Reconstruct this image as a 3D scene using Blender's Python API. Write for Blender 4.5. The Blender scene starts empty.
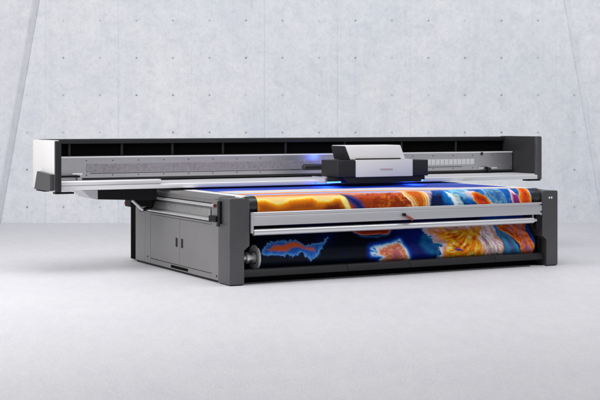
import bpy, bmesh, math, random
import numpy as np
from mathutils import Vector, Matrix
random.seed(7)
SC=bpy.context.scene; COL=SC.collection
R=math.radians
# ------------------------------------------------------------------ materials
def lin(h):
    v=[int(h[i:i+2],16)/255 for i in (0,2,4)]
    return [x/12.92 if x<=.04045 else ((x+.055)/1.055)**2.4 for x in v]
def mat(name,col,rough=.5,metal=0,var=.0,scale=8,bump=0,bscale=200,emit=None,estr=0,coat=0,spec=None,stretch=None,rvar=0):
    m=bpy.data.materials.new(name); m.use_nodes=True
    N=m.node_tree.nodes; L=m.node_tree.links; b=N['Principled BSDF']
    b.inputs['Base Color'].default_value=(*col,1); b.inputs['Roughness'].default_value=rough
    b.inputs['Metallic'].default_value=metal
    if coat: b.inputs['Coat Weight'].default_value=coat; b.inputs['Coat Roughness'].default_value=.15
    if spec is not None: b.inputs['Specular IOR Level'].default_value=spec
    tc=N.new('ShaderNodeTexCoord'); mp=N.new('ShaderNodeMapping'); L.new(tc.outputs['Object'],mp.inputs[0])
    if stretch: mp.inputs['Scale'].default_value=stretch
    if var or rvar:
        n=N.new('ShaderNodeTexNoise'); n.inputs['Scale'].default_value=scale; n.inputs['Detail'].default_value=6
        L.new(mp.outputs[0],n.inputs['Vector'])
        if var:
            r=N.new('ShaderNodeValToRGB'); r.color_ramp.elements[0].position=.3; r.color_ramp.elements[1].position=.7
            r.color_ramp.elements[0].color=(*[c*(1-var) for c in col],1); r.color_ramp.elements[1].color=(*[min(1,c*(1+var)) for c in col],1)
            L.new(n.outputs[0],r.inputs[0]); L.new(r.outputs[0],b.inputs['Base Color'])
        if rvar:
            q=N.new('ShaderNodeMapRange'); q.inputs[3].default_value=rough-rvar; q.inputs[4].default_value=rough+rvar
            L.new(n.outputs[0],q.inputs[0]); L.new(q.outputs[0],b.inputs['Roughness'])
    if bump:
        n=N.new('ShaderNodeTexNoise'); n.inputs['Scale'].default_value=bscale; n.inputs['Detail'].default_value=3
        L.new(mp.outputs[0],n.inputs['Vector'])
        bp=N.new('ShaderNodeBump'); bp.inputs['Strength'].default_value=bump; bp.inputs['Distance'].default_value=.002
        L.new(n.outputs[0],bp.inputs['Height']); L.new(bp.outputs[0],b.inputs['Normal'])
    if emit: b.inputs['Emission Color'].default_value=(*emit,1); b.inputs['Emission Strength'].default_value=estr
    return m
M=dict(
 paint=mat('grey_powder_coat',(.105,.103,.108),.40,.6,.05,3,.15,900,rvar=.05),
 panel=mat('grey_panel_coat',(.245,.238,.238),.40,.6,.04,2,.15,900,rvar=.05),
 dark=mat('charcoal_coat',(.019,.019,.021),.45,0,.1,4,.1,700,rvar=.05,spec=.35),
 black=mat('black_plastic',(.006,.006,.007),.5,0,.1,10,spec=.2),
 cavity=mat('black_interior',(.003,.003,.003),.9,spec=.05),
 white=mat('white_coat',(.74,.73,.73),.32,0,.015,3,rvar=.04),
 whitecap=mat('white_cap_coat',(.60,.59,.59),.4,0,.015,3),
 alu=mat('brushed_aluminium',(.62,.61,.63),.34,.9,.06,40,.1,300,stretch=(.05,1,6),rvar=.06),
 alubar=mat('anodised_aluminium',(.60,.595,.62),.40,.55,.03,30,.05,300,stretch=(.05,1,4),rvar=.04),
 rail=mat('bright_white_rail',(.80,.80,.82),.25,.2,.02,20,stretch=(.05,1,4)),
 chrome=mat('polished_steel',(.80,.80,.81),.30,.75,.04,20,rvar=.05),
 tube=mat('satin_steel_tube',(.76,.76,.78),.33,.8),
 glide=mat('satin_guide_rail',(.66,.66,.67),.33,.7),
 ledge=mat('satin_ledge',(.70,.70,.72),.38,.3,.02,2),
 table=mat('white_table_bed',(.80,.80,.82),.45,0,.02,6),
 seam=mat('seam_shadow_gasket',(.02,.02,.022),.7),
 core=mat('white_core_plastic',(.62,.60,.58),.45,0,.08,12),
 roller=mat('rubber_roller',(.012,.013,.016),.35,0,.1,30,coat=.2),
 red=mat('red_plastic',(.22,.03,.025),.4,0,.1,60),
 copper=mat('red_brown_lever',(.30,.07,.045),.4,0,.2,60),
 lamp=mat('ultraviolet_lamp_glass',(.1,.3,.9),.3,emit=(.10,.38,1),estr=3.5),
 logo=mat('grey_lettering',(.38,.37,.39),.5), logored=mat('red_lettering',(.62,.28,.31),.5),
 logowhite=mat('white_mark',(.85,.85,.85),.5),
 cable=mat('black_cable_rubber',(.012,.012,.012),.55,0,.1,30),
)
def mesh_mat(name,base,dark,sx,sy,thr):
    m=mat(name,base,.42,.6); N=m.node_tree.nodes; L=m.node_tree.links; b=N['Principled BSDF']
    tc=N.new('ShaderNodeTexCoord'); mp=N.new('ShaderNodeMapping'); mp.inputs['Scale'].default_value=(sx,sx,sy)
    L.new(tc.outputs['Object'],mp.inputs[0])
    v=N.new('ShaderNodeTexVoronoi'); v.inputs['Scale'].default_value=1; v.inputs['Randomness'].default_value=.25
    L.new(mp.outputs[0],v.inputs['Vector'])
    n=N.new('ShaderNodeTexNoise'); n.inputs['Scale'].default_value=.35; L.new(mp.outputs[0],n.inputs['Vector'])
    a=N.new('ShaderNodeMath'); a.operation='ADD'; L.new(v.outputs['Distance'],a.inputs[0])
    q=N.new('ShaderNodeMath'); q.operation='MULTIPLY_ADD'; q.inputs[1].default_value=.5; q.inputs[2].default_value=-.25
    L.new(n.outputs[0],q.inputs[0]); L.new(q.outputs[0],a.inputs[1])
    r=N.new('ShaderNodeValToRGB'); e=r.color_ramp.elements
    e[0].position=thr; e[0].color=(*dark,1); e[1].position=thr+.15; e[1].color=(*base,1)
    L.new(a.outputs[0],r.inputs[0]); L.new(r.outputs[0],b.inputs['Base Color'])
    return m
M['perf']=mesh_mat('perforated_strip',(.44,.41,.44),(.24,.22,.245),85,85,.30)
M['grid']=mesh_mat('woven_mesh_cover',(.30,.30,.30),(.11,.11,.11),60,60,.30)

def concrete(name,grid=True,tint=(.70,.71,.735)):
    m=bpy.data.materials.new(name); m.use_nodes=True
    N=m.node_tree.nodes; L=m.node_tree.links; b=N['Principled BSDF']; b.inputs['Roughness'].default_value=.7
    b.inputs['Specular IOR Level'].default_value=.25
    tc=N.new('ShaderNodeTexCoord'); obj=tc.outputs['Object']
    def noise(sc,det=6,rough=.55,dist=0,vec=obj):
        n=N.new('ShaderNodeTexNoise'); n.inputs['Scale'].default_value=sc; n.inputs['Detail'].default_value=det
        n.inputs['Roughness'].default_value=rough; n.inputs['Distortion'].default_value=dist; L.new(vec,n.inputs['Vector']); return n.outputs[0]
    def math_(op,a,b_=None,c_=None):
        x=N.new('ShaderNodeMath'); x.operation=op
        for i,q in enumerate((a,b_,c_)):
            if q is None: continue
            if isinstance(q,(int,float)): x.inputs[i].default_value=q
            else: L.new(q,x.inputs[i])
        return x.outputs[0]
    def ramp(v,stops):
        r=N.new('ShaderNodeValToRGB'); e=r.color_ramp.elements
        while len(e)<len(stops): e.new(.5)
        for k,(p,c) in enumerate(stops): e[k].position=p; e[k].color=(*c,1)
        L.new(v,r.inputs[0]); return r.outputs[0]
    def mult(a,b_,f=1):
        x=N.new('ShaderNodeMix'); x.data_type='RGBA'; x.blend_type='MULTIPLY'; x.inputs[0].default_value=f
        L.new(a,x.inputs[6]); L.new(b_,x.inputs[7]); return x.outputs[2]
    t=tint
    big=ramp(noise(.7,5,.6),[(.3,(t[0]*.95,t[1]*.965,t[2]*.99)),(.5,t),(.72,(t[0]*1.06,t[1]*1.05,t[2]*1.03))])
    mid=ramp(noise(4.5,8,.7,.6),[(.34,(.90,.908,.925)),(.48,(.97,.973,.98)),(.66,(1.03,1.03,1.025))])
    pit=ramp(noise(26,4,.7),[(.24,(.80,.81,.83)),(.36,(1,1,1)),(1,(1,1,1))])
    c=mult(mult(big,mid),pit,.8)
    c=mult(c,ramp(noise(15,7,.75,.8),[(.36,(.885,.89,.91)),(.50,(.985,.985,.99)),(.66,(1.04,1.04,1.035))]),.85)
    # faint vertical formwork stain streaks
    mp=N.new('ShaderNodeMapping'); mp.inputs['Scale'].default_value=(7,1,.35); L.new(obj,mp.inputs[0])
    c=mult(c,ramp(noise(1,5,.6,0,mp.outputs[0]),[(.3,(.955,.958,.965)),(.6,(1.01,1.01,1.01))]),.9)
    h=math_('ADD',math_('MULTIPLY',noise(4.5,8,.7,.6),.4),math_('MULTIPLY',noise(30,4,.7),.3))
    if grid:
        sp=N.new('ShaderNodeSeparateXYZ'); L.new(obj,sp.inputs[0]); X,_,Z=sp.outputs
        px,pz=.6388,.6535; x0,z0=-4.14,3.545
        def cell(v,o,p):   # distance from nearest grid line
            a=math_('SUBTRACT',v,o-50*p); a=math_('MODULO',math_('ADD',a,p/2),p); return math_('SUBTRACT',a,p/2)
        dx=cell(X,x0,px); dz=cell(Z,z0,pz)
        d=math_('SQRT',math_('ADD',math_('MULTIPLY',dx,dx),math_('MULTIPLY',dz,dz)))
        d=math_('ADD',d,math_('MULTIPLY',math_('SUBTRACT',noise(40,3),.5),.014))
        # tie holes are painted dark spots, each with its own strength
        wn=N.new('ShaderNodeTexNoise'); wn.inputs['Scale'].default_value=1.1; wn.inputs['Detail'].default_value=1; L.new(obj,wn.inputs['Vector'])
        hole=ramp(d,[(0,(.22,.22,.25)),(.010,(.36,.36,.39)),(.021,(.96,.96,.965)),(.05,(1,1,1))])
        x=N.new('ShaderNodeMix'); x.data_type='RGBA'; x.blend_type='MULTIPLY'
        f=N.new('ShaderNodeMapRange'); f.inputs[1].default_value=.38; f.inputs[2].default_value=.62; f.inputs[3].default_value=1.0; f.inputs[4].default_value=.35
        L.new(wn.outputs[0],f.inputs[0]); L.new(f.outputs[0],x.inputs[0]); L.new(c,x.inputs[6]); L.new(hole,x.inputs[7]); c=x.outputs[2]
        sx=math_('ABSOLUTE',cell(X,-4.455,px*2))
        seam=ramp(sx,[(0,(.86,.87,.895)),(.008,(.92,.925,.94)),(.014,(1,1,1)),(1,(1,1,1))])
        x=N.new('ShaderNodeMix'); x.data_type='RGBA'; x.blend_type='MULTIPLY'
        mp2=N.new('ShaderNodeMapping'); mp2.inputs['Scale'].default_value=(.78,1,.12); L.new(obj,mp2.inputs[0])
        f=N.new('ShaderNodeMapRange'); f.inputs[1].default_value=.38; f.inputs[2].default_value=.6; L.new(noise(1,2,.5,0,mp2.outputs[0]),f.inputs[0])
        L.new(f.outputs[0],x.inputs[0]); L.new(c,x.inputs[6]); L.new(seam,x.inputs[7]); c=x.outputs[2]
        h=math_('ADD',h,math_('MULTIPLY',math_('MINIMUM',d,.03),30))
    L.new(c,b.inputs['Base Color'])
    bp=N.new('ShaderNodeBump'); bp.inputs['Strength'].default_value=.18; bp.inputs['Distance'].default_value=.006
    L.new(h,bp.inputs['Height']); L.new(bp.outputs[0],b.inputs['Normal'])
    return m
def floor_mat():
    m=bpy.data.materials.new('pale_floor_covering'); m.use_nodes=True
    N=m.node_tree.nodes; L=m.node_tree.links; b=N['Principled BSDF']; b.inputs['Roughness'].default_value=.55
    b.inputs['Specular IOR Level'].default_value=.22
    tc=N.new('ShaderNodeTexCoord')
    def noise(scale,det,rough=.6,vs=(1,1,1),rot=0):
        mp=N.new('ShaderNodeMapping'); mp.inputs['Scale'].default_value=vs; mp.inputs['Rotation'].default_value=(0,0,rot)
        L.new(tc.outputs['Object'],mp.inputs[0])
        n=N.new('ShaderNodeTexNoise'); n.inputs['Scale'].default_value=scale; n.inputs['Detail'].default_value=det; n.inputs['Roughness'].default_value=rough
        L.new(mp.outputs[0],n.inputs['Vector']); return n.outputs[0]
    def ramp(v,stops):
        r=N.new('ShaderNodeValToRGB'); e=r.color_ramp.elements
        for k,(p,c) in enumerate(stops): e[k].position=p; e[k].color=(*c,1)
        L.new(v,r.inputs[0]); return r.outputs[0]
    def mult(a,b_):
        x=N.new('ShaderNodeMix'); x.data_type='RGBA'; x.blend_type='MULTIPLY'; x.inputs[0].default_value=1
        L.new(a,x.inputs[6]); L.new(b_,x.inputs[7]); return x.outputs[2]
    c=ramp(noise(.6,6),[(.3,(.665,.657,.688)),(.7,(.705,.698,.725))])
    c=mult(c,ramp(noise(9,5,.65,(1,.28,1),.5),[(.3,(.955,.955,.96)),(.7,(1.02,1.02,1.02))]))
    c=mult(c,ramp(noise(60,4,.7,(1,.22,1),.5),[(.32,(.925,.925,.93)),(.68,(1.04,1.04,1.04))]))
    L.new(c,b.inputs['Base Color'])
    bp=N.new('ShaderNodeBump'); bp.inputs['Strength'].default_value=.5; bp.inputs['Distance'].default_value=.004
    L.new(noise(60,4,.7,(1,.22,1),.5),bp.inputs['Height']); L.new(bp.outputs[0],b.inputs['Normal'])
    return m
# ------------------------------------------------------------------ geometry helpers
def link(name,bm,m,parent=None,smooth=None,label=None):
    me=bpy.data.meshes.new(name); bm.normal_update(); bm.to_mesh(me); bm.free()
    o=bpy.data.objects.new(name,me); COL.objects.link(o)
    for x in (m if isinstance(m,(list,tuple)) else [m]): me.materials.append(x)
    if parent: o.parent=parent
    if smooth is not None:
        me.polygons.foreach_set('use_smooth',[True]*len(me.polygons))
        try: me.set_sharp_from_angle(angle=R(smooth))
        except Exception: pass
    if label: o['label']=label
    return o
def bev(bm,w,seg=2,edges=None):
    es=edges if edges is not None else bm.edges[:]
    if w: bmesh.ops.bevel(bm,geom=es,offset=w,segments=seg,profile=.5,affect='EDGES',clamp_overlap=True)
def box(u0,u1,v0,v1,z0,z1,b=.004,seg=2,into=None):
    bm=bmesh.new(); r=bmesh.ops.create_cube(bm,size=1)
    for v in bm.verts: v.co=Vector(((u0+u1)/2+v.co.x*(u1-u0),(v0+v1)/2+v.co.y*(v1-v0),(z0+z1)/2+v.co.z*(z1-z0)))
    bev(bm,b,seg)
    if into is not None:
        me=bpy.data.meshes.new('t'); bm.to_mesh(me); bm.free(); into.from_mesh(me); bpy.data.meshes.remove(me); return into
    return bm
def prism(pts,axis,a,b_,w=.004,seg=2):
    """extrude outline pts along axis ('u': pts are (v,z); 'v': pts are (u,z); 'z': pts are (u,v))"""
    bm=bmesh.new()
    def P(p,t): return {'u':(t,p[0],p[1]),'v':(p[0],t,p[1]),'z':(p[0],p[1],t)}[axis]
    A=[bm.verts.new(P(p,a)) for p in pts]; B=[bm.verts.new(P(p,b_)) for p in pts]
    n=len(pts); bm.faces.new(A[::-1]); bm.faces.new(B)
    for i in range(n): bm.faces.new((A[i],A[(i+1)%n],B[(i+1)%n],B[i]))
    bmesh.ops.recalc_face_normals(bm,faces=bm.faces[:]); bev(bm,w,seg); return bm
def cyl(p,q,r,n=40,r2=None,into=None,b=0):
    p,q=Vector(p),Vector(q); d=q-p; bm=bmesh.new()
    bmesh.ops.create_cone(bm,cap_ends=True,segments=n,radius1=r,radius2=r if r2 is None else r2,depth=d.length)
    if b: bev(bm,b,2,[e for e in bm.edges if all(len(f.verts)>4 for f in e.link_faces) is False and any(len(f.verts)>4 for f in e.link_faces)])
    bmesh.ops.transform(bm,matrix=Matrix.Translation((p+q)/2)@d.to_track_quat('Z','Y').to_matrix().to_4x4(),verts=bm.verts[:])
    if into is not None:
        me=bpy.data.meshes.new('t'); bm.to_mesh(me); bm.free(); into.from_mesh(me); bpy.data.meshes.remove(me); return into
    return bm
def lathe(profile,n=48,origin=(0,0,0),axis='u'):
    """profile: (distance along axis, radius)"""
    bm=bmesh.new(); rings=[]
    for t,r in profile:
        ring=[]
        for i in range(n):
            a=2*math.pi*i/n; ring.append(bm.verts.new((origin[0]+t,origin[1]+r*math.cos(a),origin[2]+r*math.sin(a))))
        rings.append(ring)
    for A,B in zip(rings,rings[1:]):
        for i in range(n): bm.faces.new((A[i],A[(i+1)%n],B[(i+1)%n],B[i]))
    bm.faces.new(rings[0][::-1]); bm.faces.new(rings[-1])
    bmesh.ops.recalc_face_normals(bm,faces=bm.faces[:]); return bm
def rounded(x0,x1,z0,z1,r,n=6,corners='tl tr bl br'):
    pts=[]
    for key,cx,cz,a0 in (('br',x1-r,z0+r,-90),('tr',x1-r,z1-r,0),('tl',x0+r,z1-r,90),('bl',x0+r,z0+r,180)):
        if key in corners:
            for i in range(n+1):
                a=R(a0+90*i/n); pts.append((cx+r*math.cos(a),cz+r*math.sin(a)))
        else: pts.append({'br':(x1,z0),'tr':(x1,z1),'tl':(x0,z1),'bl':(x0,z0)}[key])
    return pts
TH=R(27.85); P0=(-.7522,14.0213,0)
def thing(name,label,cat,group=None):
    o=bpy.data.objects.new(name,None); COL.objects.link(o); o.location=P0; o.rotation_euler=(0,0,TH)
    o['label']=label; o['category']=cat
    if group: o['group']=group
    return o
def clone(o,parent,shift):
    c=o.copy(); COL.objects.link(c); c.parent=parent; c.location=Vector(o.location)+Vector(shift); return c
# ------------------------------------------------------------------ setting
bm=bmesh.new(); bmesh.ops.create_grid(bm,x_segments=8,y_segments=8,size=45)
fl=link('floor',bm,floor_mat()); fl.location=(0,12,0); fl['kind']='structure'
WD=22.93
def xl(z): return -5.233+(z/3.903)*.683 if z<3.903 else -4.55+(z-3.903)*.175
def thick(quad,nrm,t=.3):
    bm=bmesh.new(); A=[bm.verts.new(p) for p in quad]; B=[bm.verts.new(Vector(p)+Vector(nrm)*t) for p in quad]
    n=len(quad); bm.faces.new(A); bm.faces.new(B[::-1])
    for i in range(n): bm.faces.new((A[i],B[i],B[(i+1)%n],A[(i+1)%n]))
    bmesh.ops.recalc_face_normals(bm,faces=bm.faces[:]); return bm
ZT=6.2
w=link('concrete_wall',thick([(xl(0)-.02,WD,-.05),(-xl(0)+.10,WD,-.05),(-xl(ZT)+.1,WD,ZT),(xl(ZT)-.02,WD,ZT)],(0,1,0)),concrete('board_marked_concrete'))
w['label']='pale concrete rear wall with a grid of small tie holes behind the printer'; w['category']='wall'
SL=1.9
for sgn,nm in ((-1,'left'),(1,'right')):
    dp=.13; dx,dy=sgn*2.6,-.55
    e=lambda z:sgn*(-xl(z)+(.06 if sgn>0 else 0))
    bm=bmesh.new(); rows=[]
    for z in (-.05,ZT):
        x0=e(z)
        rows.append([bm.verts.new(p) for p in ((x0,WD-.004,z),(x0+sgn*.10,WD-dp,z),(x0+dx,WD-dp+dy,z),(x0+dx,WD-.004,z))])
    lo,hi=rows
    bm.faces.new(lo); bm.faces.new(hi[::-1])
    for k in range(4): bm.faces.new((lo[k],hi[k],hi[(k+1)%4],lo[(k+1)%4]))
    bmesh.ops.recalc_face_normals(bm,faces=bm.faces[:]); bev(bm,.02,2)
    s_=link('leaning_side_wall',bm,concrete('plain_concrete_'+nm,False,(.70,.705,.73)))
    s_['label']=('smooth pale side wall meeting the tie-hole wall at a slanting edge left of the white end cap' if sgn<0 else
                 'smooth pale side wall meeting the tie-hole wall at a slanting edge right of the black gantry end')
    s_['category']='wall'; s_['group']='slanting side walls'
# ------------------------------------------------------------------ printer
PR=thing('flatbed_printer','large grey flatbed printer with a long black gantry across its table','printer')
W=4.43
# legs: wide head, narrower foot, rounded head corners
def leg_outline(inner):
    o=[(0,.0),(.172,.0),(.172,.375),(.236,.425)]
    n=6; r=.035
    for i in range(n+1):
        a=R(0+90*i/n); o.append((.236-r+r*math.cos(a),.937-r+r*math.sin(a)))
    r=.02
    for i in range(n+1):
        a=R(90+90*i/n); o.append((r+r*math.cos(a),.937-r+r*math.sin(a)))
    return o
oL=leg_outline(0)
legL=link('leg',prism([(p[0],p[1]+.012) if p[1]==0 else p for p in oL],'v',0,.30,.016,4),M['paint'],PR,50)
oR=[(W-p[0],p[1]) for p in oL]
oR=[(x,.012 if z==0 else (z-.05 if z<.5 else z-.015)) for x,z in oR]
legR=link('leg',prism(oR[::-1],'v',0,.30,.016,4),M['paint'],PR,50,label='right front leg with two small white squares near its top')
for du in (0,.034):
    link('square_mark',box(4.292+du,4.312+du,-.004,.002,.825,.848,.001,1),M['logowhite'],legR)
for u0,u1 in ((.012,.16),(W-.16,W-.012)): link('foot',box(u0,u1,.012,.28,0,.012,0),M['black'],PR)
# left side cladding
link('side_cladding',box(.0,.10,.301,.478,.03,.925,.003),M['panel'],PR,label='plain panel just behind the left front leg')
link('side_cladding',box(.0,.10,2.505,2.83,.03,.925,.004),M['panel'],PR,label='plain rear corner panel of the left side')
link('side_cladding',box(.0,.10,2.322,2.500,.03,.66,.003),M['panel'],PR)
link('sill_panel',box(.0,.10,.482,2.318,.03,.088,.003),M['panel'],PR)
for v0,v1 in ((.482,1.390),(1.398,2.318)):
    d=link('cabinet_door',box(.002,.03,v0,v1,.094,.630,.003),M['panel'],PR)
    hv=1.319 if v0<1 else 1.485
    link('handle',box(-.004,.012,hv-.022,hv+.022,.300,.405,.003),M['black'],d)
link('base_slot',box(-.003,.02,1.141,1.654,.042,.076,.003),M['cavity'],PR)
for v,z in ((.34,.075),(2.41,.105)): link('screw',cyl((-.003,v,z),(.01,v,z),.012,16),M['black'],PR)
link('plinth',box(.03,.12,.29,2.86,.0,.03,0),M['black'],PR)
link('cabinet_core',box(.031,.11,.30,2.84,.03,.655,.0),M['cavity'],PR)
link('top_cladding',prism([(-.0,.905),(-.0,.925),(.018,.948),(.20,.948),(.20,.905)],'v',.301,2.83,.002),M['panel'],PR,40)
link('header_panel',box(.0,.07,.482,2.50,.868,.904,.002),M['panel'],PR)
link('channel_back',box(.075,.11,.482,2.50,.657,.868,0),M['dark'],PR)
link('channel_lip',box(.0,.074,.482,2.318,.634,.657,.002),M['panel'],PR)
link('mesh_cover',prism([(.030,.668),(-.005,.70),(-.005,.80),(.030,.835)],'v',.50,2.36,.003),M['grid'],PR,40)
link('guide_rail',cyl((-.022,.34,.845),(-.022,2.36,.845),.017,20),M['glide'],PR,40)
link('guide_rail',cyl((-.030,.40,.690),(-.030,2.42,.690),.018,20),M['glide'],PR,40)
br=link('rail_bracket',box(-.03,.004,.20,.262,.655,.90,.004),M['black'],PR)
link('bracket_clamp',box(-.05,.01,.262,.45,.672,.735,.006),M['black'],br)
link('bracket_clamp',cyl((-.04,.21,.63),(-.04,.21,.665),.022,16),M['dark'],br)
link('end_stopper',cyl((-.022,.338,.845),(-.022,.352,.845),.0175,16),M['red'],PR,40)
link('rear_post',box(.03,.12,2.832,3.085,.018,.90,.004),M['cavity'],PR)
# body core, black void under the table, right cladding
link('right_cladding',box(W-.10,W,.301,3.08,.03,.925,.004),M['panel'],PR)
link('inner_bulkhead',box(.13,W-.12,.80,3.0,.02,.90,0),M['cavity'],PR)
link('inner_cheek',box(.12,.16,.301,.80,.02,.90,0),M['cavity'],PR)
link('inner_cheek',box(W-.17,W-.12,.05,.80,.02,.88,0),M['cavity'],PR)
link('table_bed',box(.205,4.225,.13,2.95,.905,.950,.003),M['table'],PR)
# front roller
link('front_roller',cyl((.236,.12,.855),(4.19,.12,.855),.092,64),M['roller'],PR,30)
for u0,u1 in ((.24,.338),(4.055,4.185)):
    link('roller_collar',lathe([(u0,.088),(u0,.096),(u0+.03,.099),(u1-.03,.099),(u1,.099),(u1,.088)],48,(0,.12,.855)),M['roller'],PR,30)
# front beam with grooves
prof=[(-.035,.64),(-.035,.742),(-.028,.746),(-.028,.751),(-.035,.755),(-.035,.778),(-.028,.786),(.0,.786),(.0,.64)]
FB=link('front_beam',prism(prof,'u',.268,4.135,.0015,1),M['alubar'],PR,35)
link('end_plate',box(4.136,4.158,-.037,.0,.632,.786,.002),M['alubar'],FB)
for z in (.758,.672): link('bolt',cyl((4.146,-.045,z),(4.146,-.03,z),.010,12),M['black'],FB)
link('end_plate',box(.245,.267,-.037,.0,.560,.786,.002),M['alubar'],FB)
lv=link('release_lever',cyl((2.175,-.052,.700),(2.285,-.058,.640),.013,16,.016,b=.003),M['copper'],FB,50)
link('lever_pivot',cyl((2.172,-.066,.702),(2.172,-.034,.702),.018,20),M['black'],FB,40)
TB=link('tension_bar',lathe([(.276,.0365),(.30,.0365),(4.03,.0365),(4.04,.0365)],40,(0,-.0,.568)),M['tube'],PR,30)
link('bar_end_fitting',lathe([(4.041,.030),(4.06,.030),(4.061,.018),(4.10,.018)],24,(0,.0,.568)),M['alubar'],TB,30)
link('support_rod',box(4.035,4.045,-.02,.0,.56,.66,.002),M['alubar'],TB)
link('bar_bracket',box(4.10,4.19,.0,.06,.46,.64,.004),M['black'],PR)
# lower kick panels
for k,(a,b_) in enumerate(((.175,1.483),(1.488,2.305),(2.310,3.52),(3.525,4.262))):
    link('kick_panel',prism([(.045,.080),(.03,.092),(.06,.155),(.09,.162),(.12,.162),(.12,.080)],'u',a,b_,.002),M['dark'],PR,35)
link('base_beam',box(.175,4.25,.20,.40,.004,.15,.0),M['cavity'],PR)
link('foot_strip',prism([(4.02,.012),(4.03,.017),(4.24,.010),(4.24,.002),(4.02,.002)],'v',.01,.03,.0,1),M['alubar'],PR)
# chucks that carry the roll
C0=(.24,.268)
def chuck(u,s,name='roll_chuck'):
    p=[(0,.038),(.03,.038),(.031,.052),(.045,.052),(.046,.036),(.07,.036),(.071,.064),(.088,.064),(.089,.042),(.115,.042),(.116,.06),(.135,.06)]
    return link(name,lathe([(u+s*t,r) for t,r in p],40,(0,)+C0),M['chrome'],PR,30)
chuck(.172,1.75); chuck(4.262,-.66)
link('chuck_housing',prism([(4.205,.20),(4.205,.36),(4.235,.40),(4.262,.38),(4.262,.20)],'v',.10,.34,.004),M['black'],PR)
# ------------------------------------------------------------------ gantry
GL,GR=-1.394,5.552
GF,GB=1.73,2.56
HS=link('gantry_housing',box(GL+.062,GR-.082,GB-.04,GB,.985,1.502,.0),M['cavity'],PR)
link('top_cover',prism([(GB-.085,1.50),(GB-.085,1.552),(GB-.075,1.558),(GB+.0,1.558),(GB,1.50)],'u',GL+.062,GR-.082,.002),M['dark'],HS,35)
link('shelf',box(GL+.062,GR-.082,GB-.25,GB-.041,1.349,1.356,0),M['black'],HS)
for u in (-.969,-.302,.366,1.06,1.96,2.85,3.75,4.65): link('rib',box(u-.014,u+.014,GB-.062,GB-.041,1.35,1.499,.002),M['dark'],HS)
# end caps
EL=link('end_cap',prism(rounded(GF+.0,GB+.02,.985,1.553,.02),'u',GL-.0,GL+.055,.004,2),M['whitecap'],PR,35,label='white left end cap of the gantry')
EL2=link('trim_post',prism(rounded(GL+.0,GL+.066,.965,1.545,.008),'v',GF-.05,GF-.002,.003),M['dark'],EL,35)
link('skirt_plate',prism([(GF-.0,1.165),(GF+.50,1.188),(GF+.62,.975),(GF+.0,.975)],'u',GL-.055,GL-.004,.004),M['paint'],EL)
link('skirt_foot',box(GL-.05,GL+.02,GF+.25,GF+.55,.958,.974,.003),M['black'],EL)
link('skirt_foot',box(GL+.0,GL+.22,GF-.04,GF+.06,.940,.962,.004),M['black'],EL)
ER=link('end_cap',prism(rounded(GF+.05,GB+.02,.985,1.565,.012),'u',GR-.080,GR-.004,.004),M['dark'],PR,35,label='charcoal right end cap of the gantry')
link('trim_post',prism(rounded(GR-.085,GR,.972,1.567,.025,6,'tr'),'v',GF-.0,GF+.049,.006,3),M['paint'],ER,35)
link('end_foot',box(GR-.24,GR-.02,GF+.0,GF+.12,.952,.972,.004),M['black'],ER)
# guide beam
bv=2.28
GBm=link('guide_beam',box(GL+.075,GR-.09,bv,2.47,1.066,1.345,.003),M['alu'],PR)
link('edge_sheen_strip',box(GL+.075,GR-.09,bv-.006,bv+.02,1.333,1.350,.002),M['rail'],GBm)  # white strip stands in for the sheen on the beam's top face
link('encoder_band',box(-.83,2.35,bv-.006,bv,1.158,1.262,.001,1),M['perf'],GBm)
link('groove',box(-.78,4.6,bv-.004,bv,1.143,1.149,0),M['dark'],GBm)
link('slide_groove',box(-.95,GR-.1,bv-.005,bv,1.066,1.094,0),M['dark'],GBm)
sc=None
for k in range(20):
    u=-.83+k*.33
    if 1.7<u<3.3: continue
    for z in (1.300,1.125):
        if sc is None: sc=link('screw',cyl((u,bv-.005,z),(u,bv+.0,z),.0065,10),M['dark'],GBm); base=(u,z)
        else: clone(sc,GBm,(u-base[0],0,z-base[1]))
tile=None
for k in range(16):
    u=3.66+k*.072
    if tile is None:
        bmt=box(u,u+.064,bv-.006,bv,1.175,1.250,.003); box(u+.012,u+.052,bv-.008,bv-.005,1.195,1.228,.001,1,bmt)
        tile=link('magnet_tile',bmt,M['ledge'],GBm); tb=u
    else: clone(tile,GBm,(u-tb,0,0))
# fittings at the two ends of the beam
st=link('end_stop',box(-1.17,-.93,bv-.07,bv-.01,1.105,1.128,.004),M['black'],GBm)
link('stop_rod',cyl((-1.02,bv-.05,1.142),(-.90,bv-.05,1.142),.008,12),M['chrome'],st,40)
link('stop_block',box(-.955,-.90,bv-.05,bv-.008,1.07,1.13,.004),M['alu'],GBm)
st=link('end_stop',box(4.94,5.02,bv-.05,bv-.01,1.105,1.135,.004),M['black'],GBm)
link('stop_rod',cyl((4.86,bv-.04,1.122),(5.16,bv-.04,1.122),.010,12),M['chrome'],st,40)
link('stop_block',box(5.02,5.06,bv-.05,bv-.008,1.07,1.13,.004),M['dark'],GBm)
link('adjusting_stud',cyl((4.93,bv-.012,1.345),(4.93,bv-.012,1.30),.012,12),M['black'],GBm,40)
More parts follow.
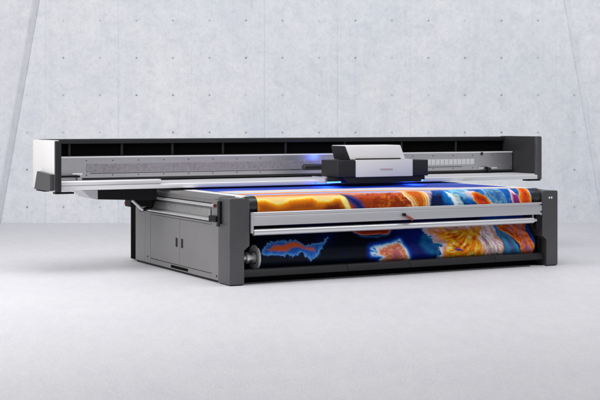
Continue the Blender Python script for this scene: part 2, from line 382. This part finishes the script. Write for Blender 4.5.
# ledge and rails in front of the beam
link('ledge',box(GL+.062,GR-.09,GF+.03,bv+.1,1.024,1.050,.003),M['ledge'],PR)
link('lower_rail',prism([(GF-.015,.978),(GF-.015,1.026),(GF-.005,1.034),(GF+.06,1.034),(GF+.06,.978)],'u',GL+.068,GR-.086,.003),M['rail'],PR,35)
link('upper_rail',prism([(GF-.02,1.036),(GF-.02,1.075),(GF-.008,1.086),(GF+.10,1.086),(GF+.10,1.036)],'u',GL+.068,-.10,.003),M['rail'],PR,35)
link('gantry_floor',box(GL+.062,GR-.09,GF+.061,GB-.05,.975,1.000,.003),M['alubar'],PR)
link('under_tray',prism([(-1.05,.972),(-.95,.880),(-.86,.868),(-.86,.972)],'v',1.78,2.2,.004),M['alubar'],PR)
link('drive_box',prism([(-.855,.972),(-.855,.862),(-.30,.838),(-.12,.838),(-.12,.972)],'v',1.80,2.25,.004),M['black'],PR)
# cable chain and strut at the rear left corner
link('cable_drum',cyl((-.07,2.27,.815),(.05,2.27,.815),.105,32,b=.006),M['black'],PR,40)
link('drum_arm',box(-.34,-.06,2.1,2.3,.74,.835,.01),M['black'],PR)
link('strut',cyl((-.33,2.08,.825),(-.19,2.08,.70),.018,14),M['rail'],PR,40)
link('stop_button',cyl((-.46,1.95,.785),(-.455,1.95,.815),.014,16),M['red'],PR,40)
link('cable',cyl((-.17,2.2,.69),(-.03,2.24,.72),.022,12),M['cable'],PR,40)
# ------------------------------------------------------------------ carriage
cf,cb=1.35,1.78
CA=link('print_carriage',prism([(2.16,1.075),(3.39,1.075),(3.33,1.000),(2.26,1.000)],'v',cf+.03,cb,.004),M['dark'],PR,label='print carriage on the gantry, white faced with dark ends')
link('end_block',box(2.095,2.349,cf,cb,1.076,1.288,.008,3),M['dark'],CA,35)
link('end_block',box(3.182,3.425,cf,cb,1.076,1.280,.008,3),M['dark'],CA,35)
link('front_cover',prism(rounded(2.350,3.181,1.076,1.290,.006),'v',cf-.012,cb,.003),M['white'],CA,35)
link('hood_side',prism([(cf+.03,1.29),(cf+.05,1.462),(cf+.09,1.468),(cb-.02,1.468),(cb-.0,1.29)],'u',2.20,2.292,.006),M['dark'],CA,35)
# white hood wedge: slanting ends
def hood():
    bm=bmesh.new()
    lo=[(2.293,cf+.03,1.291),(3.10,cf+.03,1.291),(3.10,cb,1.291),(2.293,cb,1.291)]
    hi=[(2.235,cf+.06,1.470),(3.045,cf+.06,1.470),(3.045,cb-.02,1.470),(2.235,cb-.02,1.470)]
    a=[bm.verts.new(p) for p in lo]; b_=[bm.verts.new(p) for p in hi]
    bm.faces.new(a[::-1]); bm.faces.new(b_)
    for i in range(4): bm.faces.new((a[i],a[(i+1)%4],b_[(i+1)%4],b_[i]))
    bmesh.ops.recalc_face_normals(bm,faces=bm.faces[:]); bev(bm,.010,3); return bm
link('hood',hood(),M['white'],CA,35)
def hoodside():
    bm=bmesh.new()
    lo=[(2.288,cf+.035,1.292),(2.288,cb+.0,1.292)]; hi=[(2.226,cf+.065,1.464),(2.226,cb-.03,1.464)]
    pts=[lo[0],lo[1],hi[1],hi[0]]
    A=[bm.verts.new(p) for p in pts]; B=[bm.verts.new((p[0]-.006,p[1],p[2])) for p in pts]
    bm.faces.new(A); bm.faces.new(B[::-1])
    for i in range(4): bm.faces.new((A[i],B[i],B[(i+1)%4],A[(i+1)%4]))
    bmesh.ops.recalc_face_normals(bm,faces=bm.faces[:]); return bm
for o in list(CA.children):
    if o.name.startswith('hood_side'): bpy.data.objects.remove(o)
link('hood_side',hoodside(),M['dark'],CA)
link('hood_slot',box(2.36,3.02,cf+.016,cf+.034,1.292,1.306,.001,1),M['black'],CA)
def word(s,u,z,size,m,parent,v):
    cu=bpy.data.curves.new('t','FONT'); cu.body=s; cu.size=size; cu.extrude=.0006; cu.align_x='LEFT'
    t=bpy.data.objects.new('t',cu); COL.objects.link(t); bpy.context.view_layer.update()
    me=bpy.data.meshes.new_from_object(t); bpy.data.objects.remove(t)
    me.transform(Matrix.Translation((u,v,z))@Matrix.Rotation(R(90),4,'X')); me.materials.append(m)
    o=bpy.data.objects.new('lettering',me); COL.objects.link(o); o.parent=parent; return o
# illegible maker's mark: a short grey, red, grey strip of tiny strokes
for k in range(12):
    u=2.700+k*.0155
    link('printed_mark',box(u,u+.0095,cf-.0145,cf-.0115,1.158,1.176 if k%3 else 1.181,0),M['logored'] if 4<=k<=7 else M['logo'],CA)
for u0,u1,l in ((1.99,2.20,'left'),(3.26,3.42,'right')):
    lh=link('curing_lamp',box(u0,u1,cf+.07,cb-.05,1.022,1.07,.004),M['dark'],CA)
    link('lamp_window',box(u0+.01,u1-.01,cf+.09,cf+.38,1.008,1.021,.003),M['lamp'],lh)
link('side_bracket',box(1.96,2.00,cf+.1,cb,1.0,1.08,.003),M['chrome'],CA)
link('cable_loop',lathe([(0,.02),(.02,.04),(.30,.042),(.32,.03)],24,(1.97,2.05,1.185)),M['cable'],CA,40)
# ------------------------------------------------------------------ printed sheet with its artwork
def noise2(x,y,seed):
    xi=np.floor(x).astype(np.int64); yi=np.floor(y).astype(np.int64); fx=x-xi; fy=y-yi
    fx=fx*fx*(3-2*fx); fy=fy*fy*(3-2*fy)
    def h(a,b):
        n=(a*374761393+b*668265263+seed*1442695041)&0xffffffff
        n=((n^(n>>13))*1274126177)&0xffffffff; n=n^(n>>16); return (n&0xffff)/65535.
    a=h(xi,yi); b=h(xi+1,yi); c=h(xi,yi+1); d=h(xi+1,yi+1)
    return (a+(b-a)*fx)*(1-fy)+(c+(d-c)*fx)*fy
def fbm(x,y,seed,o=4):
    s=0;a=.5;t=0
    for k in range(o):
        s=s+a*noise2(x*2**k+17.3*k,y*2**k-9.1*k,seed+k*7); t+=a; a*=.55
    return s/t-.5
def sdf(px,py,poly):
    d=np.full(px.shape,1e9); inside=np.zeros(px.shape,bool); n=len(poly)
    for i in range(n):
        x1,y1=poly[i]; x2,y2=poly[(i+1)%n]; ex,ey=x2-x1,y2-y1
        t=np.clip(((px-x1)*ex+(py-y1)*ey)/(ex*ex+ey*ey+1e-12),0,1)
        d=np.minimum(d,(px-x1-t*ex)**2+(py-y1-t*ey)**2)
        c=((y1>py)!=(y2>py))&(px<(x2-x1)*(py-y1)/((y2-y1) if y2!=y1 else 1e-9)+x1); inside^=c
    d=np.sqrt(d); return np.where(inside,d,-d)
K=.0125
LA=[
  ( [(1.449, 2.709), (1.557, 2.674), (2.207, 2.656), (2.342, 2.709), (2.433, 2.819), (2.488, 2.952), (1.497, 2.916), (1.458, 2.802)] , [(-1, 'd8b0a8', 0), (0, 'd08878', 1), (2, 'c05028', 1), (5, 'b84010', 1), (14, '8c2c08', 1)] , ('speck', 1.5, 9) ),
  ( [(0.319, 2.726), (0.452, 2.726), (0.519, 2.752), (0.589, 2.778), (0.651, 2.77), (0.734, 2.726), (0.873, 2.717), (1.027, 2.709), (1.089, 2.761), (1.215, 2.77), (1.314, 2.726), (1.401, 2.735), (1.445, 2.802), (1.497, 2.916), (0.31, 2.902)] , [(-2.2, 'ffe0a0', 0), (-0.4, 'fff090', 1), (0.6, 'ffd030', 1), (2.0, 'f58c08', 1), (5, 'c86408', 1), (9, '8c3c05', 1)] , ('n', 1.0, 10) ),
  ( [(1.138, 2.882), (1.214, 2.806), (1.342, 2.799), (1.419, 2.857), (1.445, 2.914)] , [(-3.5, '8c3c05', 0), (1.5, '6a1c08', 0.9)] , ('n', 1.5, 8) ),
  ( [(1.409, 2.682), (1.514, 2.709), (1.628, 2.787), (1.733, 2.902), (1.654, 2.91), (1.549, 2.812), (1.451, 2.743)] , [(-3, '7a3a60', 0), (-0.5, '3a3478', 0.8), (1, '20307c', 1), (2, '141c60', 1)] , ('n', 1, 10) ),
  ( [(1.379, 2.691), (1.433, 2.717), (1.471, 2.787), (1.523, 2.902), (1.497, 2.902), (1.432, 2.812), (1.386, 2.743)] , [(-1.6, 'ffb840', 0), (-0.4, 'ffe070', 0.9), (0.4, 'fff090', 1)] , ('n', 0.5, 10) ),
  ( [(2.224, 2.542), (2.444, 2.532), (2.526, 2.674), (2.558, 2.778), (2.558, 2.952), (2.378, 2.944), (2.323, 2.812), (2.226, 2.726)] , [(-0.5, 'f8d8b0', 0), (0, 'fff4d8', 1), (1.2, 'ffd890', 1), (2.2, 'f09020', 1), (3.4, 'ffe0a0', 1), (4.2, 'c04810', 1), (5, 'ffb030', 1), (6, 'd06010', 1)] , ('n', 0.8, 6) ),
  ( [(2.682, 2.542), (2.837, 2.536), (3.416, 2.542), (4.162, 2.647), (4.174, 3.0), (2.558, 2.952), (2.572, 2.787)] , [(-0.6, '0a3a90', 0), (0, 'a0d0f0', 1), (1, '1a64c0', 1), (3, '063a9c', 1), (6, '0a6cc8', 1), (9, '06409c', 1), (12, '0c78cc', 1)] , ('swirl', 2, 12) ),
  ( [(2.601, 2.717), (2.72, 2.735), (2.753, 2.828), (2.725, 2.932), (2.585, 2.932)] , [(-4, '06307a', 0), (1, '03184a', 1)] , ('n', 1.5, 8) ),
  ( [(2.837, 2.542), (3.153, 2.537), (3.146, 2.735), (3.079, 2.778), (2.892, 2.726)] , [(-2.5, '3088c8', 0), (1, '80c8e8', 0.85)] , ('n', 2.6, 7) ),
  ( [(2.801, 2.682), (2.886, 2.709), (2.951, 2.787), (3.036, 2.895), (2.937, 2.88), (2.866, 2.787)] , [(-1, '20a0c8', 0), (0.3, 'c8f4f4', 1), (1.2, 'ffffff', 1)] , ('n', 1.3, 5) ),
  ( [(2.892, 2.726), (2.96, 2.735), (3.036, 2.836), (3.079, 2.908), (3.022, 2.895)] , [(-1, '20a0c8', 0), (0.3, 'd0f0f8', 1)] , ('n', 1.0, 5) ),
  ( [(3.047, 2.7), (3.172, 2.682), (3.262, 2.735), (3.194, 2.793), (3.109, 2.77)] , [(-2.4, 'a0a0d0', 0), (1.2, 'f4dce0', 0.9)] , ('n', 2.2, 6) ),
  ( [(3.346, 2.639), (3.596, 2.639), (3.665, 2.761), (3.736, 2.916), (3.485, 2.908), (3.383, 2.798)] , [(-1, '2a70b8', 0), (0.2, 'b0d4f0', 1), (1.5, '5aa4d8', 1), (3, '3a84c8', 1), (5, '80b4d8', 1), (7, '3878b8', 1)] , ('swirl', 1.2, 12) ),
  ( [(3.324, 2.856), (3.397, 2.822), (3.529, 2.862), (3.573, 2.924), (3.339, 2.916)] , [(-1, 'c8b0d0', 0), (0.8, 'fff0d8', 1)] , ('n', 1.2, 6) ),
  ( [(3.172, 2.709), (3.273, 2.709), (3.356, 2.761), (3.427, 2.835), (3.47, 2.921), (3.31, 2.902), (3.194, 2.793)] , [(-0.8, 'ffb040', 0), (0, 'ffa820', 1), (1.4, 'fa6008', 1), (4, 'd42c06', 1)] , ('n', 1.0, 8) ),
  ( [(3.596, 2.639), (3.68, 2.717), (3.736, 2.795), (3.796, 2.932), (3.722, 2.932), (3.662, 2.806)] , [(-0.8, '2a70b8', 0), (0.4, '1458ac', 1)] , ('n', 0.5, 9) ),
  ( [(3.742, 2.542), (3.774, 2.682), (3.826, 2.778), (3.886, 2.932), (3.796, 2.932), (3.736, 2.795)] , [(-0.6, 'f0c8cc', 0), (0.3, 'f8dcd8', 1), (2, 'e8a0b0', 1)] , ('n', 0.5, 9) ),
  ( [(3.747, 2.735), (3.829, 2.761), (3.886, 2.848), (3.901, 2.932), (3.781, 2.932), (3.766, 2.812)] , [(-1, 'c87090', 0), (0.8, '8a2c80', 1)] , ('n', 1, 6) ),
  ( [(3.893, 2.531), (4.011, 2.586), (4.009, 2.691), (4.037, 2.787), (4.037, 2.937), (3.901, 2.932), (3.856, 2.778)] , [(-0.6, 'ffd850', 0), (0.2, 'ffcc30', 1), (1.4, 'fc8418', 1), (4, 'e85010', 1), (6, 'd04018', 1)] , ('n', 1.0, 8) ),
  ( [(4.16, 2.537), (4.322, 2.542), (4.174, 3.0), (4.042, 2.996), (4.045, 2.804)] , [(-0.5, '2060b8', 0), (0.3, '1450ac', 1), (3, '0c3080', 1)] , ('n', 0.3, 8) ),
]
LB=[
  ( [(2.217, 3.348), (2.722, 3.34), (2.656, 3.569), (2.767, 3.697), (2.793, 3.937), (2.29, 3.959), (2.305, 3.545)] , [(-9, '06124a', 0), (0, '06145c', 1), (8, '081c74', 1)] , ('n', 3, 14) ),
  ( [(2.612, 3.506), (2.698, 3.569), (2.77, 3.651), (2.747, 3.742), (2.629, 3.716), (2.523, 3.625)] , [(-5, '064a90', 0), (0, '0870a8', 0.8), (3, '0a5a98', 0.8)] , ('n', 2.5, 6) ),
  ( [(0.431, 3.638), (0.461, 3.577), (0.538, 3.506), (0.657, 3.482), (0.779, 3.49), (0.865, 3.474), (0.927, 3.498), (0.982, 3.553), (1.109, 3.553), (1.231, 3.521), (1.318, 3.474), (1.255, 3.545), (1.178, 3.605), (1.15, 3.677), (1.094, 3.69), (1.055, 3.749), (1.016, 3.703), (0.969, 3.658), (0.921, 3.618), (0.891, 3.664), (0.812, 3.664), (0.719, 3.664), (0.535, 3.651)] , [(-2.5, '06102e', 0), (-0.6, '143a7c', 0.6), (0, '6aa8e0', 1), (0.8, '3a80d8', 1), (3, '1f5cc0', 1)] , ('jag', 1.5, 4) ),
  ( [(0.523, 3.592), (0.612, 3.537), (0.736, 3.537), (0.842, 3.498), (0.905, 3.498), (0.965, 3.553), (0.986, 3.584), (1.095, 3.592), (1.094, 3.625), (1.009, 3.612), (0.913, 3.569), (0.834, 3.569), (0.744, 3.612), (0.56, 3.605)] , [(-2, '4a66b0', 0), (0, '9a6a90', 1), (1, 'd8643c', 1), (2.2, 'e8602a', 1)] , ('n', 1, 4) ),
  ( [(1.582, 3.356), (1.678, 3.411), (1.754, 3.466), (1.943, 3.498), (2.147, 3.458), (2.236, 3.371)] , [(-2, '06102e', 0), (-0.3, '0c2c60', 1), (0.8, '2a64a0', 1), (2, '0a1c4c', 1)] , ('n', 1, 8) ),
  ( [(1.677, 3.348), (1.678, 3.411), (1.762, 3.442), (1.947, 3.45), (2.123, 3.45), (2.169, 3.419), (2.176, 3.348)] , [(-1, '0a1c4c', 0), (0, 'e08880', 1), (1, 'b83818', 1), (4, '8a2008', 1)] , ('n', 0.8, 6) ),
  ( [(1.831, 3.638), (1.885, 3.618), (2.095, 3.592), (2.172, 3.569), (2.25, 3.545), (2.259, 3.612), (2.344, 3.755), (2.456, 3.944), (2.017, 3.922), (1.962, 3.781), (2.003, 3.742), (1.931, 3.729), (1.844, 3.716), (1.826, 3.684), (1.916, 3.677)] , [(-7, '06124a', 0), (-2.5, '0838b0', 0.9), (-0.8, '40a0ff', 1), (0, 'd8f0ff', 1), (1, 'ffffff', 1), (2.6, 'f4c0b0', 1), (4, 'f08a58', 1), (5.5, 'e06a30', 1), (7, 'e8b0b0', 1), (8, 'f0803c', 1), (10, 'c06878', 1)] , ('streak1', 0.6, 5) ),
  ( [(2.623, 3.411), (2.654, 3.49), (2.698, 3.553), (2.686, 3.599), (2.765, 3.605), (2.784, 3.651), (2.74, 3.71), (2.778, 3.84), (2.821, 3.961), (3.726, 3.957), (3.674, 3.71), (3.676, 3.644), (3.642, 3.545), (3.658, 3.348), (2.666, 3.34)] , [(-3, '0a3a90', 0), (-0.8, '3090c0', 1), (0, 'f0e8f0', 1), (3, 'e0b8d0', 1), (6, 'f0a070', 1), (9, 'f49428', 1), (13, 'ffb020', 1), (20, 'f48c10', 1)] , ('gold', 1.6, 6) ),
  ( [(3.59, 3.348), (3.586, 3.553), (3.683, 3.651), (3.682, 3.716), (3.726, 3.957), (3.517, 3.947), (3.388, 3.723), (3.343, 3.569), (3.476, 3.403)] , [(-3, 'f0a040', 0), (-0.5, 'f0a060', 0.9), (1, 'f8d8c8', 1), (2.5, 'fff0ec', 1), (4, 'e8a8a0', 1), (5.5, 'c898c8', 1), (7, 'fbe4dc', 1)] , ('streak2', 1.6, 6) ),
  ( [(2.951, 3.684), (3.023, 3.69), (3.097, 3.716), (3.025, 3.716)] , [(-0.8, '8060a0', 0), (0.5, '102c90', 1)] , ('n', 1, 5) ),
  ( [(3.486, 3.84), (3.673, 3.807), (3.786, 3.891), (3.816, 3.972), (3.488, 3.969)] , [(-1.5, '4090b0', 0), (0.5, '2890a8', 1)] , ('n', 1.2, 6) ),
  ( [(3.643, 3.348), (3.748, 3.395), (3.84, 3.521), (3.921, 3.664), (4.089, 3.973), (3.726, 3.957), (3.695, 3.703), (3.657, 3.561)] , [(-0.8, 'a0b8d8', 0), (0, '3a70a8', 1), (2, '4a78b0', 1), (4, '2898bc', 1), (7, '5070a8', 1)] , ('swirl', 1.2, 10) ),
  ( [(3.833, 3.569), (3.895, 3.638), (3.951, 3.703), (4.039, 3.814), (3.978, 3.788), (3.875, 3.671)] , [(-0.8, '6870a8', 0), (0.3, '141c58', 1)] , ('n', 0.8, 8) ),
  ( [(3.68, 3.348), (3.998, 3.348), (4.123, 3.387), (4.075, 3.506), (4.114, 3.618), (4.152, 3.71), (4.228, 3.893), (4.143, 3.929), (4.059, 3.926), (3.964, 3.736), (3.876, 3.605), (3.783, 3.513), (3.708, 3.45)] , [(-0.8, 'ff9030', 0), (0, 'ffa828', 1), (1.3, 'f46010', 1), (2.6, 'e03c08', 1), (4, 'f48430', 1), (5.2, 'd87060', 1), (6, 'a878b0', 1), (7, 'ec6a2a', 1)] , ('streak3', 1.4, 6) ),
]

def paint(col,X,Y,layers,seed):
    for li,(poly,ramp,(mode,amp,fr)) in enumerate(layers):
        sd=seed+li*31
        xs=[p[0] for p in poly]; ys=[p[1] for p in poly]; mg=.16
        m=(X>min(xs)-mg)&(X<max(xs)+mg)&(Y>min(ys)-mg)&(Y<max(ys)+mg)
        if not m.any(): continue
        x=X[m]/K; y=Y[m]/K; Xm=X[m]
        wx=fbm(x/fr,y/fr,sd)*amp*2.4+fbm(x/1.6,y/1.6,sd+3,2)*min(amp,1)*.8
        wy=fbm(x/fr+50,y/fr,sd+9)*amp*2.4+fbm(x/1.6+50,y/1.6,sd+5,2)*min(amp,1)*.8
        if mode=='jag': wy=wy+(noise2(x/1.3,y/9,sd+2)-.5)*2.6
        d=sdf((x+wx)*K,(y+wy)*K,poly)/K
        if mode in('gold','streak1','streak2','streak3'):
            if mode=='gold': ang=np.interp(Xm,[2.55,2.85,3.05,3.30,3.50],[.55,.25,-.55,-.95,-1.9])
            elif mode=='streak1': ang=np.full(x.shape,.55)
            elif mode=='streak2': ang=np.full(x.shape,1.15)
            else: ang=np.interp(Xm,[3.6,3.9,4.2],[.55,.95,1.4])
            ang=ang+fbm(x/9,y/9,sd+1,2)*2.2
            f=np.zeros(x.shape)
            for sg in (-1,1):
                lx,ly=x.copy(),y.copy()
                for k in range(9):
                    f+=(noise2(lx/1.5,ly/1.5,sd+4)-.5)+.5*(noise2(lx/.8,ly/.8,sd+5)-.5)+.6*(noise2(lx/3.2,ly/3.2,sd+6)-.5)
                    lx=lx+sg*np.cos(ang)*.9; ly=ly+sg*np.sin(ang)*.9
            f=(f-f.mean())/(f.std()+1e-6)
            d=d+f*{'gold':1.9,'streak1':1.5,'streak2':1.7,'streak3':1.5}[mode]*np.clip(d/2+(.6 if mode=='gold' else .15),0,1)
        elif mode=='swirl':
            wisp=1
            q=fbm(x/6+fbm(x/8,y/8,sd+1)*5,y/6+fbm(x/8+9,y/8,sd+2)*5,sd+4,4); d=np.where(d>1,d+q*9*np.clip(d/3,0,1),d)
        elif mode=='speck':
            q=fbm(x/2.6+y/5,y/1.6,sd+4,4)
        P=[r[0] for r in ramp]; C=np.array([lin(r[1]) for r in ramp]); A=[r[2] for r in ramp]
        rc=np.stack([np.interp(d,P,C[:,k]) for k in range(3)],1); al=np.interp(d,P,A)
        if mode=='speck':
            h=np.clip((q-.02)*7,0,1)[:,None]*np.clip((x-135)/55,0.05,1)[:,None]*np.clip((d-1)/3,0,1)[:,None]; rc=rc*(1-h*.8)+np.array(lin('ff9a20'))*h*.8
            h=np.clip((-q-.02)*5,0,1)[:,None]; rc=rc*(1-h*.5)+np.array(lin('5a1608'))*h*.5
        if mode=='gold':
            gp=[-2.6,-1.5,-.7,0,.7,1.5,2.4]; gc=np.array([lin(h) for h in ('8a2428','d05210','f07c0c','fc9410','ffba1c','ffdc68','fff6e4')])
            gcl=np.stack([np.interp(f,gp,gc[:,k]) for k in range(3)],1)
            big=fbm(x/9,y/7,sd+44,3)
            h=(np.clip((d-5)/5,0,1)*np.clip(1.0-(big-.10)*7,.25,1))[:,None]; rc=rc*(1-h)+gcl*h
        if mode.startswith('streak'):
            rc=np.clip(rc*(1+.16*f[:,None]*np.clip(d/2,0,1)[:,None]),0,1)
        c=col[m]; col[m]=c*(1-al[:,None])+rc*al[:,None]
def profile():
    pts=[];n=60
    for i in range(n): pts.append((2.75-(2.75-.12)*i/n,.955))
    for i in range(19):
        a=R(90+90*i/18); pts.append((.12+.1*math.cos(a),.855+.1*math.sin(a)))
    for z in (.83,.80,.77,.74,.71,.69): pts.append((.02,z))
    pts+=[(.08,.66),(.16,.635),(.24,.62),(.30,.61)]
    C=(.24,.268);r=.137;Q=(.33,.60)
    dx,dz=Q[0]-C[0],Q[1]-C[1];d=math.hypot(dx,dz);a0=math.atan2(dz,dx)+math.acos(r/d)
    T=(C[0]+r*math.cos(a0),C[1]+r*math.sin(a0))
    for i in range(40): pts.append((Q[0]+(T[0]-Q[0])*i/40,Q[1]+(T[1]-Q[1])*i/40))
    for i in range(111):
        a=a0+R(300)*i/110; pts.append((C[0]+r*math.cos(a),C[1]+r*math.sin(a)))
    return np.array(pts)
pr=profile(); S0=np.concatenate([[0],np.cumsum(np.hypot(*np.diff(pr,axis=0).T))])
# refine the roller face for a crisp print
S1=np.unique(np.concatenate([S0,np.linspace(2.60,2.93,66),np.linspace(3.28,3.92,130),np.linspace(.3,2.6,120)]))
V1=np.interp(S1,S0,pr[:,0]); Z1=np.interp(S1,S0,pr[:,1])
U0,U1=.342,4.050; NU=900
Us=np.linspace(U0,U1,NU); ns=len(S1)
UU,SS=np.meshgrid(Us,S1)
UU=UU+.065*np.clip((SS-2.95)/.35,0,1)*np.clip((2.2-UU)/1.86,0,1)+.11*np.clip((SS-2.95)/.35,0,1)*np.clip((UU-3.3)/.75,0,1)
VV=np.repeat(V1[:,None],NU,1); ZZ=np.repeat(Z1[:,None],NU,1)
X=UU.ravel(); Y=SS.ravel(); V=VV.ravel()
col=np.zeros((len(X),3))
# table part: long ribbons of colour running across
q=V-np.interp(X,[.4,1.5,2.6,4.0],[1.15,1.08,.95,.42])+1.5+fbm(X*.9,V*1.1,91,4)*.38+fbm(X*3,V*2.4,95,3)*.10
st_=[(-.6,'c88a60'),(.05,'f0c890'),(.20,'d8a8a8'),(.34,'a890c8'),(.44,'e07028'),(.52,'e89048'),(.60,'b8b8f0'),(.72,'5c9ce4'),(.79,'f0a060'),(.88,'f07820'),(.95,'f4b880'),(1.03,'dce8f4'),(1.16,'8cc0e8'),(1.26,'f8f0e8'),(1.36,'ffc890'),(1.44,'f0e0e0'),(1.52,'3a6ad0'),(1.62,'1040b8'),(1.95,'0a2aa0'),(2.4,'2a50c0')]
C=np.array([lin(s[1]) for s in st_]); P=[s[0] for s in st_]
tab=np.stack([np.interp(q,P,C[:,k]) for k in range(3)],1)
# roller base cream on the left
cream=np.array(lin('fbd488')); lav=np.array(lin('d8b8c0'))
w_=np.clip((Y-2.655)/.05,0,1)[:,None]; side=np.clip((X-1.3)/.2,0,1)[:,None]
base=tab*(1-w_)+(cream*(1-side)+lav*side)*w_
# lower part: near black navy with blue clouds
n1=fbm(X*2.2,Y*3,201,5)[:,None]; navy=np.array(lin('040a1c')); nb=np.array(lin('0b1c66'))
t=np.clip(n1*2.6-.1,0,1); low=navy*(1-t)+nb*t
tr=np.clip((X-3.45)/.15,0,1)[:,None]; low=low*(1-tr)+np.array(lin('123e98'))*tr
isA=(Y<3.0)[:,None]; col=np.where(isA,base,low)
colA=col.copy(); paint(colA,X,Y,LA,11)
colB=col.copy(); paint(colB,X,Y,LB,503)
# between the beam and the bar the lower picture carries on
Yb=np.where(Y<3.37,3.37+(3.37-Y)*.5,Y)
col=np.where(isA,colA,colB)
# flowing filaments through the whole picture
LX=X/K; LY=Y/K
mk=(Y>2.60)&(((X>2.55))|((Y>3.3)&(X>1.9))); lx0,ly0=LX[mk],LY[mk]
an=.95+fbm(lx0/14,ly0/9,611,3)*3.2; f=np.zeros(lx0.shape)
for sg in (-1,1):
    lx,ly=lx0.copy(),ly0.copy()
    for k in range(10):
        f+=(noise2(lx/1.3,ly/1.3,621)-.5)+.8*(noise2(lx/3.5,ly/3.5,622)-.5); lx+=sg*np.cos(an)*.9; ly+=sg*np.sin(an)*.9
f=(f-f.mean())/f.std(); c_=col[mk]; fade=(np.clip((X[mk]-1.9)/1.0,0,1))[:,None]
lum=c_.max(1,keepdims=True)
c_=c_*(1+.22*np.clip(f,-2,2)[:,None]*fade)
up=((Y[mk]<3.0)&(X[mk]<3.75))[:,None]*np.clip((f-.7)*1.1,0,1)[:,None]*np.clip(fbm(lx0/10,ly0/8,631,3)*6+.1,0,1)[:,None]*.45
c_=c_*(1-up)+np.array(lin('d4f0f8'))*up; col[mk]=np.clip(c_,0,1)
# fine print grain
g=1+fbm(X*90,Y*90,77,2)[:,None]*.10; col=np.clip(col*g,0,1)
vs=np.stack([X,V,ZZ.ravel()],1)
idx=np.arange(ns*NU).reshape(ns,NU)
F=np.stack([idx[:-1,:-1],idx[1:,:-1],idx[1:,1:],idx[:-1,1:]],-1).reshape(-1,4)
me=bpy.data.meshes.new('printed_sheet'); me.from_pydata(vs.tolist(),[],F.tolist()); me.update()
at=me.color_attributes.new('print','FLOAT_COLOR','POINT')
at.data.foreach_set('color',np.concatenate([col,np.ones((len(col),1))],1).astype(np.float32).ravel())
me.polygons.foreach_set('use_smooth',[True]*len(me.polygons))
pm=bpy.data.materials.new('glossy_printed_film'); pm.use_nodes=True
N=pm.node_tree.nodes; L=pm.node_tree.links; b=N['Principled BSDF']
a_=N.new('ShaderNodeAttribute'); a_.attribute_name='print'; L.new(a_.outputs['Color'],b.inputs['Base Color'])
b.inputs['Roughness'].default_value=.45; b.inputs['Specular IOR Level'].default_value=.14
tc_=N.new('ShaderNodeTexCoord'); nn=N.new('ShaderNodeTexNoise'); nn.inputs['Scale'].default_value=3.5; nn.inputs['Detail'].default_value=2; L.new(tc_.outputs['Object'],nn.inputs['Vector'])
bp_=N.new('ShaderNodeBump'); bp_.inputs['Strength'].default_value=.35; bp_.inputs['Distance'].default_value=.02; L.new(nn.outputs[0],bp_.inputs['Height']); L.new(bp_.outputs[0],b.inputs['Normal'])
me.materials.append(pm)
BN=thing('printed_banner','glossy banner printed with orange and blue clouds, wound on the low front roll','banner')
sh=bpy.data.objects.new('printed_sheet',me); COL.objects.link(sh); sh.parent=BN
link('roll_core',cyl((.425,.24,.268),(4.155,.24,.268),.130,64),M['core'],BN,30)
link('core_flange',lathe([(.404,.070),(.392,.072),(.384,.134),(.390,.141),(.404,.141),(.410,.134),(.411,.070)],64,(.016,)+C0),M['core'],BN,40,label='white disc on the left end of the roll')
link('core_web',lathe([(.404,.03),(.404,.071),(.409,.071),(.409,.03)],64,(.016,)+C0),M['dark'],BN,30)
link('core_flange',lathe([(4.162,.045),(4.162,.133),(4.172,.133),(4.174,.045)],64,(0,)+C0),M['black'],BN,30,label='dark disc on the right end of the roll')
# ------------------------------------------------------------------ light
Wd=bpy.data.worlds.new('World'); SC.world=Wd; Wd.use_nodes=True
bg=Wd.node_tree.nodes['Background']; bg.inputs[0].default_value=(.93,.96,1,1); bg.inputs[1].default_value=.38
def area(name,loc,target,sx,sy,power,color=(1,1,1),spread=180):
    l=bpy.data.lights.new(name,'AREA'); l.shape='RECTANGLE'; l.size=sx; l.size_y=sy; l.energy=power; l.color=color; l.spread=R(spread)
    o=bpy.data.objects.new(name,l); COL.objects.link(o); o.location=loc
    o.rotation_euler=(Vector(target)-Vector(loc)).to_track_quat('-Z','Y').to_euler(); return o
area('softbox_overhead',(0,13,9),(.5,16,0),11,7,600,(1,.99,.985))
area('softbox_side',(-9,11,4.2),(-1,16,.7),4,5,720,(1,.985,.97))
area('softbox_wall',(6,15,8.0),(6.5,23,2.2),7,2,230,(.95,.98,1))
for u in (2.03,3.36):
    l=bpy.data.lights.new('curing_glow','AREA'); l.shape='RECTANGLE'; l.size=.2; l.size_y=.3; l.energy=1.3; l.color=(.03,.13,1)
    o=bpy.data.objects.new('curing_glow',l); COL.objects.link(o); o.parent=PR; o.location=(u,cf+.25,.994)
l=bpy.data.lights.new('curing_glow','POINT'); l.energy=1.0; l.color=(.03,.10,1); l.shadow_soft_size=.06
o=bpy.data.objects.new('curing_glow',l); COL.objects.link(o); o.parent=PR; o.location=(2.33,2.14,1.33)
# ------------------------------------------------------------------ camera
cam=bpy.data.cameras.new('Camera'); co=bpy.data.objects.new('Camera',cam); COL.objects.link(co); SC.camera=co
co.location=(0,0,1.75); co.rotation_euler=(R(90),0,0); cam.sensor_width=36; cam.lens=1310/600*36
cam.shift_y=-77/600; cam.clip_end=300
SC.view_settings.view_transform='Standard'; SC.view_settings.look='None'; SC.view_settings.exposure=0; SC.view_settings.gamma=1
